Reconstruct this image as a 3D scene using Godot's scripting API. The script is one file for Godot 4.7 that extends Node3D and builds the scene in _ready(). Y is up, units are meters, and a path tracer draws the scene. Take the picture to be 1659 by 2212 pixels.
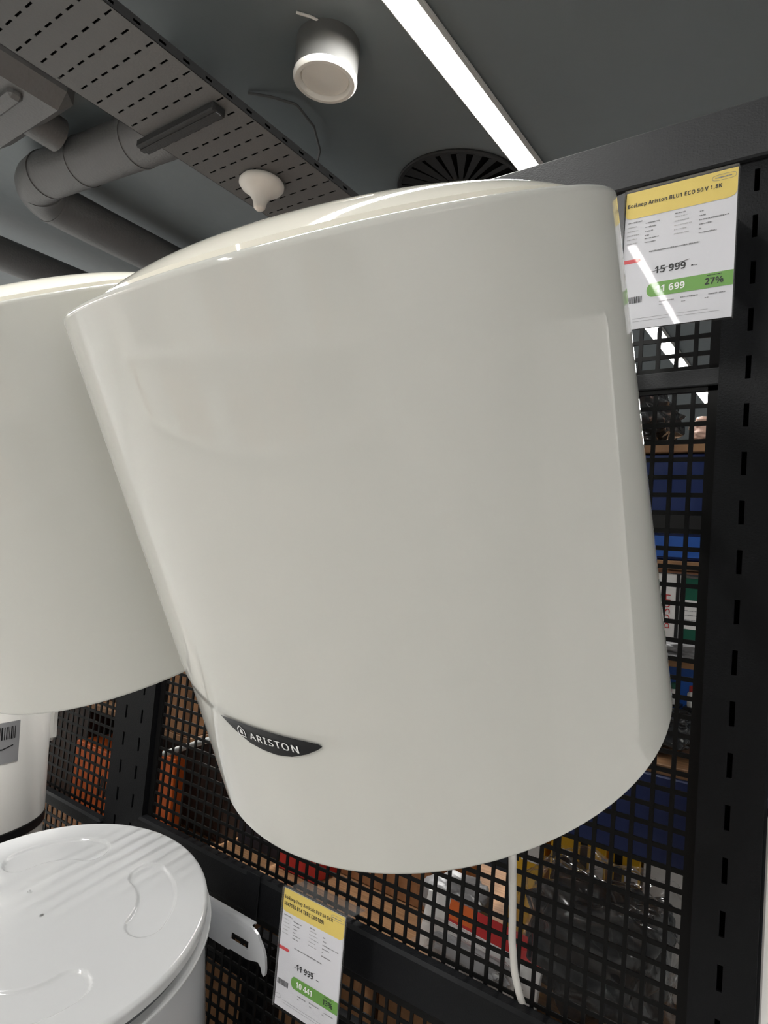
extends Node3D
# A water heater display in a hardware store. All places are given from the eye (EYE), which stands 1.7 m above the floor.

const EYE := Vector3(0, 1.7, 0)
const MESH_Z := -0.7794          # plane of the punched rack mesh
const PITCH := 0.02              # hole pitch of the mesh
const CEIL := 1.3                # ceiling above the eye
const RAD := 0.2093              # radius of the big heaters
const TALL := 0.4017             # height of their jackets
var M := {}
var plain_font: SystemFont
var bold_font: SystemFont
var wide_font: FontVariation
var rng := RandomNumberGenerator.new()

# ------------------------------------------------------------------ mesh collecting
class MB:
	var v := PackedVector3Array()
	var n := PackedVector3Array()
	var uv := PackedVector2Array()
	var ix := PackedInt32Array()

	func tri_ix(a: int, b: int, c: int) -> void:
		var face := (v[b] - v[a]).cross(v[c] - v[a])
		if face.dot(n[a] + n[b] + n[c]) > 0.0:
			ix.append_array([a, c, b])
		else:
			ix.append_array([a, b, c])

	func put(p: Vector3, nn: Vector3, t := Vector2.ZERO) -> int:
		v.append(p); n.append(nn); uv.append(t)
		return v.size() - 1

	func tri(a: Vector3, b: Vector3, c: Vector3, nn: Vector3) -> void:
		var i := put(a, nn); put(b, nn); put(c, nn)
		tri_ix(i, i + 1, i + 2)

	func quad(a: Vector3, b: Vector3, c: Vector3, d: Vector3, nn: Vector3) -> void:
		var i := put(a, nn, Vector2(0, 0)); put(b, nn, Vector2(1, 0)); put(c, nn, Vector2(1, 1)); put(d, nn, Vector2(0, 1))
		tri_ix(i, i + 1, i + 2); tri_ix(i, i + 2, i + 3)

	# a box between two corners, with chamfered edges when bev > 0
	func box(lo: Vector3, hi: Vector3, bev := 0.0, xf := Transform3D()) -> void:
		var c := (lo + hi) / 2.0
		var h := (hi - lo) / 2.0
		var s: Array[Vector3] = [Vector3.RIGHT, Vector3.UP, Vector3.BACK]
		bev = minf(bev, 0.49 * minf(h.x, minf(h.y, h.z)) * 2.0)
		for k in 3:
			var u: Vector3 = s[(k + 1) % 3]
			var w: Vector3 = s[(k + 2) % 3]
			var hu: float = h[(k + 1) % 3] - bev
			var hw: float = h[(k + 2) % 3] - bev
			for sg in [-1.0, 1.0]:
				var nn: Vector3 = s[k] * sg
				var p: Vector3 = c + nn * h[k]
				quad(xf * (p - u * hu - w * hw), xf * (p + u * hu - w * hw), xf * (p + u * hu + w * hw), xf * (p - u * hu + w * hw), (xf.basis * nn).normalized())
		if bev <= 0.0:
			return
		for k in 3:
			var u: Vector3 = s[(k + 1) % 3]
			var w: Vector3 = s[(k + 2) % 3]
			var hk: float = h[k] - bev
			var iu: float = h[(k + 1) % 3]
			var iw: float = h[(k + 2) % 3]
			for a in [-1.0, 1.0]:
				for b in [-1.0, 1.0]:
					var p1: Vector3 = c + u * a * iu + w * b * (iw - bev)
					var p2: Vector3 = c + u * a * (iu - bev) + w * b * iw
					quad(xf * (p1 - s[k] * hk), xf * (p1 + s[k] * hk), xf * (p2 + s[k] * hk), xf * (p2 - s[k] * hk), (xf.basis * (u * a + w * b)).normalized())
		for a in [-1.0, 1.0]:
			for b in [-1.0, 1.0]:
				for d in [-1.0, 1.0]:
					var q := Vector3(a, b, d)
					var o: Vector3 = c + q * h
					tri(xf * (o - Vector3(0, b, d) * bev), xf * (o - Vector3(a, 0, d) * bev), xf * (o - Vector3(a, b, 0) * bev), (xf.basis * q).normalized())

	# a profile of (radius, height) turned round the y axis
	func lathe(prof: PackedVector2Array, seg := 48, xf := Transform3D(), crease := 0.75) -> void:
		var m := prof.size()
		var dirs := PackedVector2Array()
		for i in m - 1:
			var d := (prof[i + 1] - prof[i]).normalized()
			dirs.append(Vector2(d.y, -d.x))
		for i in m - 1:
			var n0 := dirs[i]
			var n1 := dirs[i]
			if i > 0 and dirs[i].dot(dirs[i - 1]) > crease:
				n0 = (dirs[i] + dirs[i - 1]).normalized()
			if i < m - 2 and dirs[i].dot(dirs[i + 1]) > crease:
				n1 = (dirs[i] + dirs[i + 1]).normalized()
			var first := v.size()
			for k in seg + 1:
				var a := TAU * k / seg
				var e := Vector3(sin(a), 0, cos(a))
				put(xf * (e * prof[i].x + Vector3.UP * prof[i].y), (xf.basis * (e * n0.x + Vector3.UP * n0.y)).normalized(), Vector2(float(k) / seg, float(i) / m))
				put(xf * (e * prof[i + 1].x + Vector3.UP * prof[i + 1].y), (xf.basis * (e * n1.x + Vector3.UP * n1.y)).normalized(), Vector2(float(k) / seg, float(i + 1) / m))
			for k in seg:
				var o := first + 2 * k
				tri_ix(o, o + 1, o + 3)
				tri_ix(o, o + 3, o + 2)

	# a surface from f(i / nu, j / nv) -> Vector3, facing out as flip says
	func sheet(nu: int, nv: int, f: Callable, flip := false) -> void:
		var first := v.size()
		for j in nv + 1:
			for i in nu + 1:
				var a := float(i) / nu
				var b := float(j) / nv
				var e := 0.25
				var du: Vector3 = f.call(minf(1.0, a + e / nu), b) - f.call(maxf(0.0, a - e / nu), b)
				var dv: Vector3 = f.call(a, minf(1.0, b + e / nv)) - f.call(a, maxf(0.0, b - e / nv))
				var nn := du.cross(dv).normalized()
				put(f.call(a, b), -nn if flip else nn, Vector2(a, b))
		for j in nv:
			for i in nu:
				var o := first + j * (nu + 1) + i
				tri_ix(o, o + 1, o + nu + 2)
				tri_ix(o, o + nu + 2, o + nu + 1)

	func tube(pts: PackedVector3Array, r: float, seg := 10, caps := true) -> void:
		var first := v.size()
		var m := pts.size()
		var side := Vector3.ZERO
		for i in m:
			var t := (pts[mini(i + 1, m - 1)] - pts[maxi(i - 1, 0)]).normalized()
			if i == 0:
				side = t.cross(Vector3.UP if absf(t.y) < 0.9 else Vector3.RIGHT).normalized()
			else:
				side = (side - t * side.dot(t)).normalized()
			var up := side.cross(t)
			for k in seg + 1:
				var a := TAU * k / seg
				var e := side * cos(a) + up * sin(a)
				put(pts[i] + e * r, e, Vector2(float(k) / seg, float(i)))
		for i in m - 1:
			for k in seg:
				var o := first + i * (seg + 1) + k
				tri_ix(o, o + 1, o + seg + 2)
				tri_ix(o, o + seg + 2, o + seg + 1)
		if caps:
			for e in [0, m - 1]:
				var t: Vector3 = (pts[e] - pts[1 if e == 0 else m - 2]).normalized()
				for k in seg:
					var o: int = first + e * (seg + 1) + k
					tri(pts[e], v[o], v[o + 1], t)

	# a flat outline in x, y pushed from z0 to z1
	func prism(poly: PackedVector2Array, z0: float, z1: float, xf := Transform3D(), holes: Array = []) -> void:
		var pts := poly
		var tr := Geometry2D.triangulate_polygon(poly)
		for e in [[z1, 1.0], [z0, -1.0]]:
			for k in range(0, tr.size(), 3):
				var a := pts[tr[k]]; var b := pts[tr[k + 1]]; var c := pts[tr[k + 2]]
				tri(xf * Vector3(a.x, a.y, e[0]), xf * Vector3(b.x, b.y, e[0]), xf * Vector3(c.x, c.y, e[0]), (xf.basis * Vector3(0, 0, e[1])).normalized())
		var cw := Geometry2D.is_polygon_clockwise(poly)
		for k in pts.size():
			var a := pts[k]
			var b := pts[(k + 1) % pts.size()]
			var d := (b - a).normalized()
			var nn := Vector3(d.y, -d.x, 0) * (-1.0 if cw else 1.0)
			quad(xf * Vector3(a.x, a.y, z0), xf * Vector3(b.x, b.y, z0), xf * Vector3(b.x, b.y, z1), xf * Vector3(a.x, a.y, z1), (xf.basis * nn).normalized())

	# flat lettering stretched into a rectangle of x, y; map turns (x, y, lift) into a place
	func text(s: String, font: Font, r: Rect2, map: Callable) -> void:
		var tm := TextMesh.new()
		tm.text = s; tm.font = font; tm.font_size = 48; tm.pixel_size = 0.01; tm.depth = 0.0; tm.curve_step = 2.0
		var ar := tm.get_mesh_arrays()
		if ar.size() == 0 or ar[0] == null or ar[0].size() == 0:
			return
		var tv: PackedVector3Array = ar[0]
		var ti: PackedInt32Array = ar[Mesh.ARRAY_INDEX]
		var lo := Vector2(1e9, 1e9)
		var hi := -lo
		for p in tv:
			lo = lo.min(Vector2(p.x, p.y)); hi = hi.max(Vector2(p.x, p.y))
		var first := v.size()
		var o: Vector3 = map.call(r.get_center(), 0.0)
		for p in tv:
			var q := r.position + (Vector2(p.x, p.y) - lo) / (hi - lo) * r.size
			var at: Vector3 = map.call(q, 0.0)
			put(at, (map.call(q, 1.0) - at).normalized())
		for k in range(0, ti.size(), 3):
			tri_ix(first + ti[k], first + ti[k + 1], first + ti[k + 2])

	# a line of some width over (x, y) points, mapped like text
	func stroke(pts: PackedVector2Array, w: float, map: Callable, closed := false) -> void:
		var m := pts.size()
		for k in (m if closed else m - 1):
			var a := pts[k]
			var b := pts[(k + 1) % m]
			var d := (b - a).normalized() * w / 2.0
			var s := Vector2(-d.y, d.x)
			a -= d * 0.3; b += d * 0.3
			var c: Vector3 = map.call(a, 0.0)
			quad(map.call(a - s, 0.0), map.call(b - s, 0.0), map.call(b + s, 0.0), map.call(a + s, 0.0), (map.call(a, 1.0) - c).normalized())

	func fill(poly: PackedVector2Array, map: Callable) -> void:
		var tr := Geometry2D.triangulate_polygon(poly)
		for k in range(0, tr.size(), 3):
			var c: Vector3 = map.call(poly[tr[k]], 0.0)
			tri(c, map.call(poly[tr[k + 1]], 0.0), map.call(poly[tr[k + 2]], 0.0), (map.call(poly[tr[k]], 1.0) - c).normalized())

	func mesh() -> ArrayMesh:
		var a := []
		a.resize(Mesh.ARRAY_MAX)
		a[Mesh.ARRAY_VERTEX] = v; a[Mesh.ARRAY_NORMAL] = n; a[Mesh.ARRAY_TEX_UV] = uv; a[Mesh.ARRAY_INDEX] = ix
		var m := ArrayMesh.new()
		m.add_surface_from_arrays(Mesh.PRIMITIVE_TRIANGLES, a)
		return m

# ------------------------------------------------------------------ nodes
func part(called: String, mb: MB, mat: Material, parent: Node = self) -> MeshInstance3D:
	var o := MeshInstance3D.new()
	o.name = called
	o.mesh = mb.mesh()
	o.material_override = null
	o.mesh.surface_set_material(0, mat)
	parent.add_child(o, true)
	return o

func numbered(called: String) -> String:
	if not has_node(called):
		return called
	var k := 1
	while has_node("%s_%03d" % [called, k]):
		k += 1
	return "%s_%03d" % [called, k]

func tag(o: Node, label: String, category: String, group := "") -> Node:
	o.set_meta("label", label)
	o.set_meta("category", category)
	if group != "":
		o.set_meta("group", group)
	return o

func thing(called: String, label: String, category: String, at := Vector3.ZERO, basis := Basis(), group := "") -> Node3D:
	var o := Node3D.new()
	o.name = numbered(called)
	o.transform = Transform3D(basis, EYE + at)
	add_child(o)
	tag(o, label, category, group)
	return o

func single(called: String, mb: MB, mat: Material, label: String, category: String, at: Vector3, basis := Basis(), group := "") -> MeshInstance3D:
	var o := part(numbered(called), mb, mat)
	o.transform = Transform3D(basis, EYE + at)
	tag(o, label, category, group)
	return o

func struct(called: String, mb: MB, mat: Material) -> MeshInstance3D:
	var o := part(called, mb, mat)
	o.position = EYE
	o.set_meta("kind", "structure")
	return o

func paint(c: Color, rough := 0.5, spec := 0.5, metal := 0.0) -> StandardMaterial3D:
	var m := StandardMaterial3D.new()
	m.albedo_color = c.linear_to_srgb()
	m.roughness = rough
	m.metallic_specular = spec
	m.metallic = metal
	return m

func noisy(m: StandardMaterial3D, scale: float, bump: float, seed_: int) -> StandardMaterial3D:
	var fn := FastNoiseLite.new()
	fn.seed = seed_
	fn.frequency = 0.02
	fn.fractal_octaves = 4
	var t := NoiseTexture2D.new()
	t.width = 256; t.height = 256; t.seamless = true; t.noise = fn
	m.uv1_triplanar = true
	m.uv1_world_triplanar = true
	m.uv1_scale = Vector3.ONE * scale
	m.heightmap_enabled = true
	m.heightmap_texture = t
	m.heightmap_scale = bump
	return m

# wood grain: stretched noise
func grained(c0: Color, c1: Color, seed_: int, stretch: Vector3, rough := 0.6) -> StandardMaterial3D:
	var fn := FastNoiseLite.new()
	fn.seed = seed_
	fn.frequency = 0.03
	fn.fractal_octaves = 5
	var t := NoiseTexture2D.new()
	t.width = 256; t.height = 256; t.seamless = true; t.noise = fn
	var g := Gradient.new()
	g.set_color(0, c0); g.set_color(1, c1)
	t.color_ramp = g
	var m := StandardMaterial3D.new()
	m.albedo_texture = t
	m.roughness = rough
	m.uv1_triplanar = true
	m.uv1_world_triplanar = true
	m.uv1_scale = stretch
	return m

func clear(a: float, rough := 0.03, c := Color(1, 1, 1)) -> StandardMaterial3D:
	var m := StandardMaterial3D.new()
	m.transparency = BaseMaterial3D.TRANSPARENCY_ALPHA
	m.albedo_color = Color(c.r, c.g, c.b, a)
	m.roughness = rough
	return m

func upright_basis(x: Vector3, y: Vector3, z: Vector3) -> Basis:
	return Basis(x, y, z).orthonormalized()

# ------------------------------------------------------------------ scene
func _ready() -> void:
	rng.seed = 7
	# camera
	var cam := Camera3D.new()
	cam.name = "camera"
	cam.transform = Transform3D(Basis.from_euler(Vector3(0.0701, 0.6326, 0.0853)), EYE)
	cam.fov = rad_to_deg(2.0 * atan(1106.0 / 1418.7))
	cam.near = 0.02
	add_child(cam)
	cam.current = true
	# environment
	var e := Environment.new()
	e.background_mode = Environment.BG_COLOR
	e.background_color = Color.BLACK
	e.tonemap_mode = Environment.TONE_MAPPER_LINEAR
	e.tonemap_exposure = 2.95
	e.sdfgi_enabled = true
	e.ssao_enabled = true
	e.ssil_enabled = true
	var we := WorldEnvironment.new()
	we.name = "environment"
	we.environment = e
	add_child(we)
	# ceiling strips (their lights sit in strip_light)
	materials()
	shell()
	for s in [[-0.89, "long glowing ceiling strip light above the water heaters", -3.18, 3.10], [-0.89, "ceiling strip light over the aisle behind the viewer", 2.9, 1.9], [2.7, "short unseen ceiling strip light added as fill at the right end of the aisle", 2.4, 2.3], [-4.2, "glowing ceiling strip light far left beyond the ducts", -0.8, 5.4], [-7.0, "glowing ceiling strip light by the far left wall", -0.8, 5.4]]:  # the short right strip is an added fill lamp
		strip_light(s[0], s[1], s[2], s[3])
	rack()
	rear_shelving()
	opposite_shelving()
	ceiling_services()
	heaters()
	lid_tank()
	round_tank()
	tags()
	products()

func materials() -> void:
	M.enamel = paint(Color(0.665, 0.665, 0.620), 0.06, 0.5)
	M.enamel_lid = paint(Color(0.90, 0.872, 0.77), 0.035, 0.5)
	M.plastic_lid = paint(Color(0.66, 0.668, 0.675), 0.10, 0.5)
	M.tank_side = paint(Color(0.55, 0.56, 0.58), 0.12, 0.5)
	M.white_plastic = paint(Color(0.78, 0.76, 0.72), 0.35)
	M.cream_plastic = paint(Color(0.93, 0.91, 0.85), 0.4)
	M.fitting = paint(Color(0.125, 0.125, 0.12), 0.5)  # darkened in place of shade; the fitting itself is white
	M.tray = noisy(paint(Color(0.145, 0.145, 0.143), 0.5, 0.3), 20.0, 0.03, 6)
	M.dark_joint = paint(Color(0.10, 0.105, 0.11), 0.35)
	M.small_enamel = paint(Color(0.88, 0.86, 0.82), 0.2)
	M.badge = paint(Color(0.005, 0.005, 0.006), 0.3, 0.35)
	M.print_white = paint(Color(0.88, 0.88, 0.87), 0.5)
	M.print_black = paint(Color(0.012, 0.012, 0.014), 0.6)
	M.print_grey = paint(Color(0.22, 0.22, 0.23), 0.6)
	M.print_faint = paint(Color(0.42, 0.42, 0.43), 0.6)
	M.paper = paint(Color(0.66, 0.66, 0.70), 0.6)
	M.yellow_print = paint(Color(0.72, 0.55, 0.13), 0.55)
	M.green_print = paint(Color(0.14, 0.34, 0.06), 0.55)
	M.red_print = paint(Color(0.62, 0.07, 0.08), 0.55)
	M.rack = noisy(paint(Color(0.0055, 0.006, 0.0072), 0.5, 0.3), 60.0, 0.02, 3)
	M.rack_rail = noisy(paint(Color(0.024, 0.025, 0.027), 0.5, 0.4), 60.0, 0.02, 4)
	M.rack_mesh = paint(Color(0.005, 0.005, 0.005), 0.45, 0.28)
	M.void = paint(Color(0.004, 0.004, 0.004), 0.9, 0.1)
	M.ceiling = noisy(paint(Color(0.185, 0.208, 0.218), 0.42), 3.0, 0.05, 5)
	M.ceiling_grey = noisy(paint(Color(0.045, 0.046, 0.047), 0.5, 0.3), 20.0, 0.03, 6)
	M.duct = noisy(paint(Color(0.13, 0.13, 0.13), 0.45), 14.0, 0.05, 8)
	M.steel = paint(Color(0.62, 0.63, 0.65), 0.30, 0.5, 0.35)
	M.floor = noisy(paint(Color(0.44, 0.44, 0.43), 0.35), 2.0, 0.02, 9)
	M.wall = noisy(paint(Color(0.66, 0.66, 0.66), 0.7), 4.0, 0.03, 10)
	M.white_panel = paint(Color(0.88, 0.865, 0.85), 0.45)
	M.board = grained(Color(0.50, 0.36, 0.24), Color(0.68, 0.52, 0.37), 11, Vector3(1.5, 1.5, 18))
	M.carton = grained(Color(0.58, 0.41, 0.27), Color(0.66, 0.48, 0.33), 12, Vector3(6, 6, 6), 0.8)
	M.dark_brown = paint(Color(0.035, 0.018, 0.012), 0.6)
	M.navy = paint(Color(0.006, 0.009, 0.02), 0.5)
	M.blue = paint(Color(0.006, 0.022, 0.12), 0.4)
	M.bright_blue = paint(Color(0.02, 0.10, 0.42), 0.4)
	M.green_box = paint(Color(0.006, 0.10, 0.06), 0.4)
	M.orange = paint(Color(0.72, 0.14, 0.02), 0.5)
	M.yellow = paint(Color(0.80, 0.46, 0.02), 0.45)
	M.red = paint(Color(0.55, 0.03, 0.03), 0.45)
	M.black_plastic = paint(Color(0.012, 0.012, 0.013), 0.35)
	M.bag = paint(Color(0.035, 0.037, 0.04), 0.16)
	M.grey_plastic = paint(Color(0.35, 0.35, 0.36), 0.4)
	M.skin_pack = paint(Color(0.62, 0.40, 0.32), 0.5)
	M.flap = clear(0.22, 0.12, Color(0.45, 0.45, 0.45))
	M.sleeve = clear(0.006)
	M.sleeve.metallic_specular = 0.13
	M.film = clear(0.03, 0.12)
	M.glow = paint(Color(0.9, 0.9, 0.88), 0.4)
	M.glow.emission_enabled = true
	M.glow.emission = Color(1.0, 0.995, 0.98)
	M.glow.emission_energy_multiplier = 4.0
	plain_font = SystemFont.new()
	plain_font.font_names = PackedStringArray(["Droid Sans"])
	bold_font = SystemFont.new()
	bold_font.font_names = PackedStringArray(["Droid Sans"])
	bold_font.font_weight = 700
	wide_font = FontVariation.new()
	wide_font.base_font = plain_font
	wide_font.spacing_glyph = 5

# room shell, closed, with thickness
func shell() -> void:
	var x0 := -9.0; var x1 := 4.0; var z0 := -6.5; var z1 := 5.0; var t := 0.2
	var m := MB.new()
	m.box(Vector3(x0 - t, -1.7 - t, z0 - t), Vector3(x1 + t, -1.7, z1 + t))
	struct("floor", m, M.floor)
	m = MB.new()
	m.box(Vector3(x0 - t, CEIL, z0 - t), Vector3(x1 + t, CEIL + t, z1 + t))
	struct("ceiling", m, M.ceiling)
	m = MB.new(); m.box(Vector3(x0 - t, -1.7, z0 - t), Vector3(x0, CEIL, z1 + t)); struct("wall_left", m, M.wall)
	m = MB.new(); m.box(Vector3(x1, -1.7, z0 - t), Vector3(x1 + t, CEIL, z1 + t)); struct("wall_right", m, M.wall)
	m = MB.new(); m.box(Vector3(x0, -1.7, z0 - t), Vector3(x1, CEIL, z0)); struct("wall_far", m, M.ceiling_grey)
	m = MB.new(); m.box(Vector3(x0, -1.7, z1), Vector3(x1, CEIL, z1 + t)); struct("wall_near", m, M.wall)

func strip_light(x: float, label: String, zc: float, half: float) -> void:
	var t := thing("strip_light", label, "light", Vector3(x, CEIL - 0.004, zc), Basis(), "ceiling strip lights")
	var m := MB.new()
	m.box(Vector3(-0.036, -0.012, -half), Vector3(0.036, 0.0, half), 0.002)
	for q in [-1.0, 1.0]:
		m.box(Vector3(q * 0.0345 - 0.0015, -0.024, -half), Vector3(q * 0.0345 + 0.0015, -0.012, half), 0.0005)  # side fins added to cut grazing light
	part("housing", m, M.white_plastic, t)
	m = MB.new()
	m.box(Vector3(-0.0325, -0.0150, -half + 0.01), Vector3(0.0325, -0.012, half - 0.01), 0.001)
	part("diffuser", m, M.glow, t)
	var l := AreaLight3D.new()
	l.name = "strip_lamp"
	l.position = Vector3(0, -0.0160, 0)
	l.rotation_degrees = Vector3(-90, 0, 0)
	l.area_size = Vector2(0.065, 2.0 * half - 0.02)
	l.area_normalize_energy = false
	l.light_color = Color(1.0, 0.995, 0.98)
	l.light_energy = 13.0
	l.area_range = 30.0
	l.area_attenuation = 2.0
	l.shadow_enabled = true
	t.add_child(l)

# ------------------------------------------------------------------ the rack
func slotted_plate(x0: float, x1: float, cols: Array, y0: float, y1: float, z: float) -> MB:
	# a steel face with real slots; cols are slot centres in x
	var m := MB.new()
	var w := 0.0026
	var xs := [x0]
	for c in cols:
		xs.append(c - w); xs.append(c + w)
	xs.append(x1)
	for k in range(0, xs.size(), 2):
		m.box(Vector3(xs[k], y0, z - 0.003), Vector3(xs[k + 1], y1, z))
	for k in cols.size():
		var y := y0
		var c: float = cols[k]
		var s := -0.2302                                   # a slot centre that the photograph shows
		var first := s - 0.0515 * ceilf((s - y0) / 0.0515)
		while first < y1 + 0.05:
			var a := clampf(first - 0.0125, y0, y1)
			var b := clampf(first + 0.0125, y0, y1)
			if a > y:
				m.box(Vector3(c - w, y, z - 0.003), Vector3(c + w, a, z))
			y = maxf(y, b)
			first += 0.0515
		if y < y1:
			m.box(Vector3(c - w, y, z - 0.003), Vector3(c + w, y1, z))
	return m

func upright(parent: Node3D, x0: float, x1: float, cols: Array, z: float) -> void:
	var up := part("upright", slotted_plate(x0, x1, cols, -1.7, 0.525, z), M.rack, parent)
	var m := MB.new()
	m.box(Vector3(x0, -1.7, z - 0.030), Vector3(x0 + 0.003, 0.525, z - 0.003))
	m.box(Vector3(x1 - 0.003, -1.7, z - 0.030), Vector3(x1, 0.525, z - 0.003))
	part("side_flange", m, M.rack, up)
	m = MB.new()
	m.box(Vector3(x0 + 0.003, -1.7, z - 0.022), Vector3(x1 - 0.003, 0.525, z - 0.020))
	part("inner_web", m, M.void, up)

func punched(x0: float, x1: float, y0: float, y1: float) -> MB:
	var m := MB.new()
	var z0 := MESH_Z - 0.0013
	var z1 := MESH_Z + 0.0012
	var i := ceili((x0 + 0.4475) / PITCH - 0.5)
	while true:
		var x := -0.4475 + PITCH * (i + 0.5)
		if x > x1:
			break
		m.box(Vector3(x - 0.0023, y0, z0), Vector3(x + 0.0023, y1, z1))
		i += 1
	i = ceili((y0 + 0.492) / PITCH - 0.5)
	while true:
		var y := -0.492 + PITCH * (i + 0.5)
		if y > y1:
			break
		m.box(Vector3(x0, y - 0.0025, z0 + 0.0002), Vector3(x1, y + 0.0025, z1 - 0.0002))
		i += 1
	# plain rims of the sheet
	m.box(Vector3(x0, y0, z0 - 0.002), Vector3(x0 + 0.012, y1, z1 + 0.001))
	m.box(Vector3(x1 - 0.012, y0, z0 - 0.002), Vector3(x1, y1, z1 + 0.001))
	m.box(Vector3(x0, y0, z0 - 0.002), Vector3(x1, y0 + 0.008, z1 + 0.001))
	m.box(Vector3(x0, y1 - 0.008, z0 - 0.002), Vector3(x1, y1, z1 + 0.001))
	return m

func rack() -> void:
	var t := thing("display_rack", "black steel display rack with punched mesh panels and slotted uprights", "rack")
	t.position.y = EYE.y
	upright(t, -0.1306, -0.0710, [-0.1026], MESH_Z + 0.014)
	upright(t, -1.167, -1.049, [-1.131, -1.081], MESH_Z + 0.014)
	upright(t, -2.203, -2.085, [-2.167, -2.117], MESH_Z + 0.014)
	for b in [[-1.049, -0.1306], [-2.085, -1.167]]:
		part("mesh_panel", punched(b[0], b[1], 0.236, 0.462), M.rack_mesh, t)
		part("mesh_panel", punched(b[0], b[1], -0.575, 0.222), M.rack_mesh, t)
		part("mesh_panel", punched(b[0], b[1], -1.30, -0.575), M.rack_mesh, t)
		var m := MB.new()
		m.box(Vector3(b[0], 0.2195, MESH_Z - 0.015), Vector3(b[1], 0.2385, MESH_Z + 0.006), 0.001)
		part("cross_rail", m, M.rack_rail, t)
		m = MB.new()
		var y0 := -0.562 if b[0] > -1.5 else -0.570
		var y1 := -0.503 if b[0] > -1.5 else -0.545
		m.box(Vector3(b[0], y0, MESH_Z + 0.0025), Vector3(b[1], y1, MESH_Z + 0.024), 0.004)
		var beam := part("lower_beam", m, M.rack, t)
		m = MB.new()
		m.box(Vector3(-0.015, y0 - 0.005, MESH_Z + 0.0245), Vector3(0.015, y1 + 0.006, MESH_Z + 0.0275), 0.001, Transform3D(Basis(), Vector3(b[1] - 0.61, 0, 0)))
		part("beam_clip", m, M.rack, beam)
		m = MB.new()
		m.box(Vector3(b[0], -1.7, MESH_Z - 0.02), Vector3(b[1], -1.30, MESH_Z), 0.002)
		part("base_panel", m, M.rack, t)
	var r := MB.new()
	r.box(Vector3(-2.25, 0.462, MESH_Z - 0.02), Vector3(0.95, 0.528, MESH_Z + 0.022), 0.0022)
	part("top_rail", r, M.rack_rail, t)
	r = MB.new()
	r.box(Vector3(-2.25, 0.452, MESH_Z - 0.018), Vector3(0.95, 0.462, MESH_Z + 0.004))
	part("rail_lip_shade", r, M.void, t)  # lip blackened to paint in the shadow gap under the rail
	# white sheets close the next bay on the right
	r = MB.new()
	r.box(Vector3(0.0, 0.0, -0.012), Vector3(1.40, 1.30, 0.0), 0.002)
	single("white_cabinet", r, M.white_panel, "white cabinet front low at the right edge beside the black slotted upright", "cabinet", Vector3(-0.0685, -1.52, MESH_Z + 0.008))
	r = MB.new()
	r.box(Vector3(0.0, 0.0, -0.03), Vector3(1.24, 0.545, 0.0), 0.003)
	single("white_display_board", r, M.white_panel, "wide white board in the next bay, mirrored in the big heater's right side", "panel", Vector3(0.09, -0.215, MESH_Z + 0.014))

# ------------------------------------------------------------------ water heaters
func lip(deg: float, y: float) -> float:
	# how far the jacket is set in below the crease over the badge
	var w := 1.0 - smoothstep(2.0, 30.0, deg)
	if deg < -100.0:
		w *= smoothstep(-150.0, -100.0, deg)
	var crease := 0.1146 - 0.0003 * clampf(deg, -60.0, 40.0)
	var s := 1.0 - smoothstep(crease - 0.009, crease + 0.004, y)
	var back := smoothstep(0.0, 0.10, y)
	return w * s * (0.0004 + 0.0014 * back)

func jacket() -> MB:
	var m := MB.new()
	m.sheet(240, 150, func(a: float, b: float) -> Vector3:
		var deg := -180.0 + 360.0 * a
		# more rows round the crease and the ends
		var y: float
		if b < 0.04:
			y = 0.004 * b / 0.04
		elif b < 0.3:
			y = lerpf(0.004, 0.096, (b - 0.04) / 0.26)
		elif b < 0.5:
			y = lerpf(0.096, 0.136, (b - 0.3) / 0.2)
		elif b < 0.9:
			y = lerpf(0.136, TALL - 0.055, (b - 0.5) / 0.2) if b < 0.7 else lerpf(TALL - 0.055, TALL - 0.005, (b - 0.7) / 0.2)
		else:
			y = lerpf(TALL - 0.005, TALL, (b - 0.9) / 0.1)
		var r := RAD - lip(deg, y)
		if y < 0.004:
			r -= 0.004 - sqrt(maxf(0.0, 0.004 * 0.004 - (0.004 - y) * (0.004 - y)))
		if y > TALL - 0.005:
			var q := y - (TALL - 0.005)
			r -= 0.005 - sqrt(maxf(0.0, 0.005 * 0.005 - q * q))
		var t := deg_to_rad(deg)
		return Vector3(sin(t) * r, y, cos(t) * r))
	return m

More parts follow.
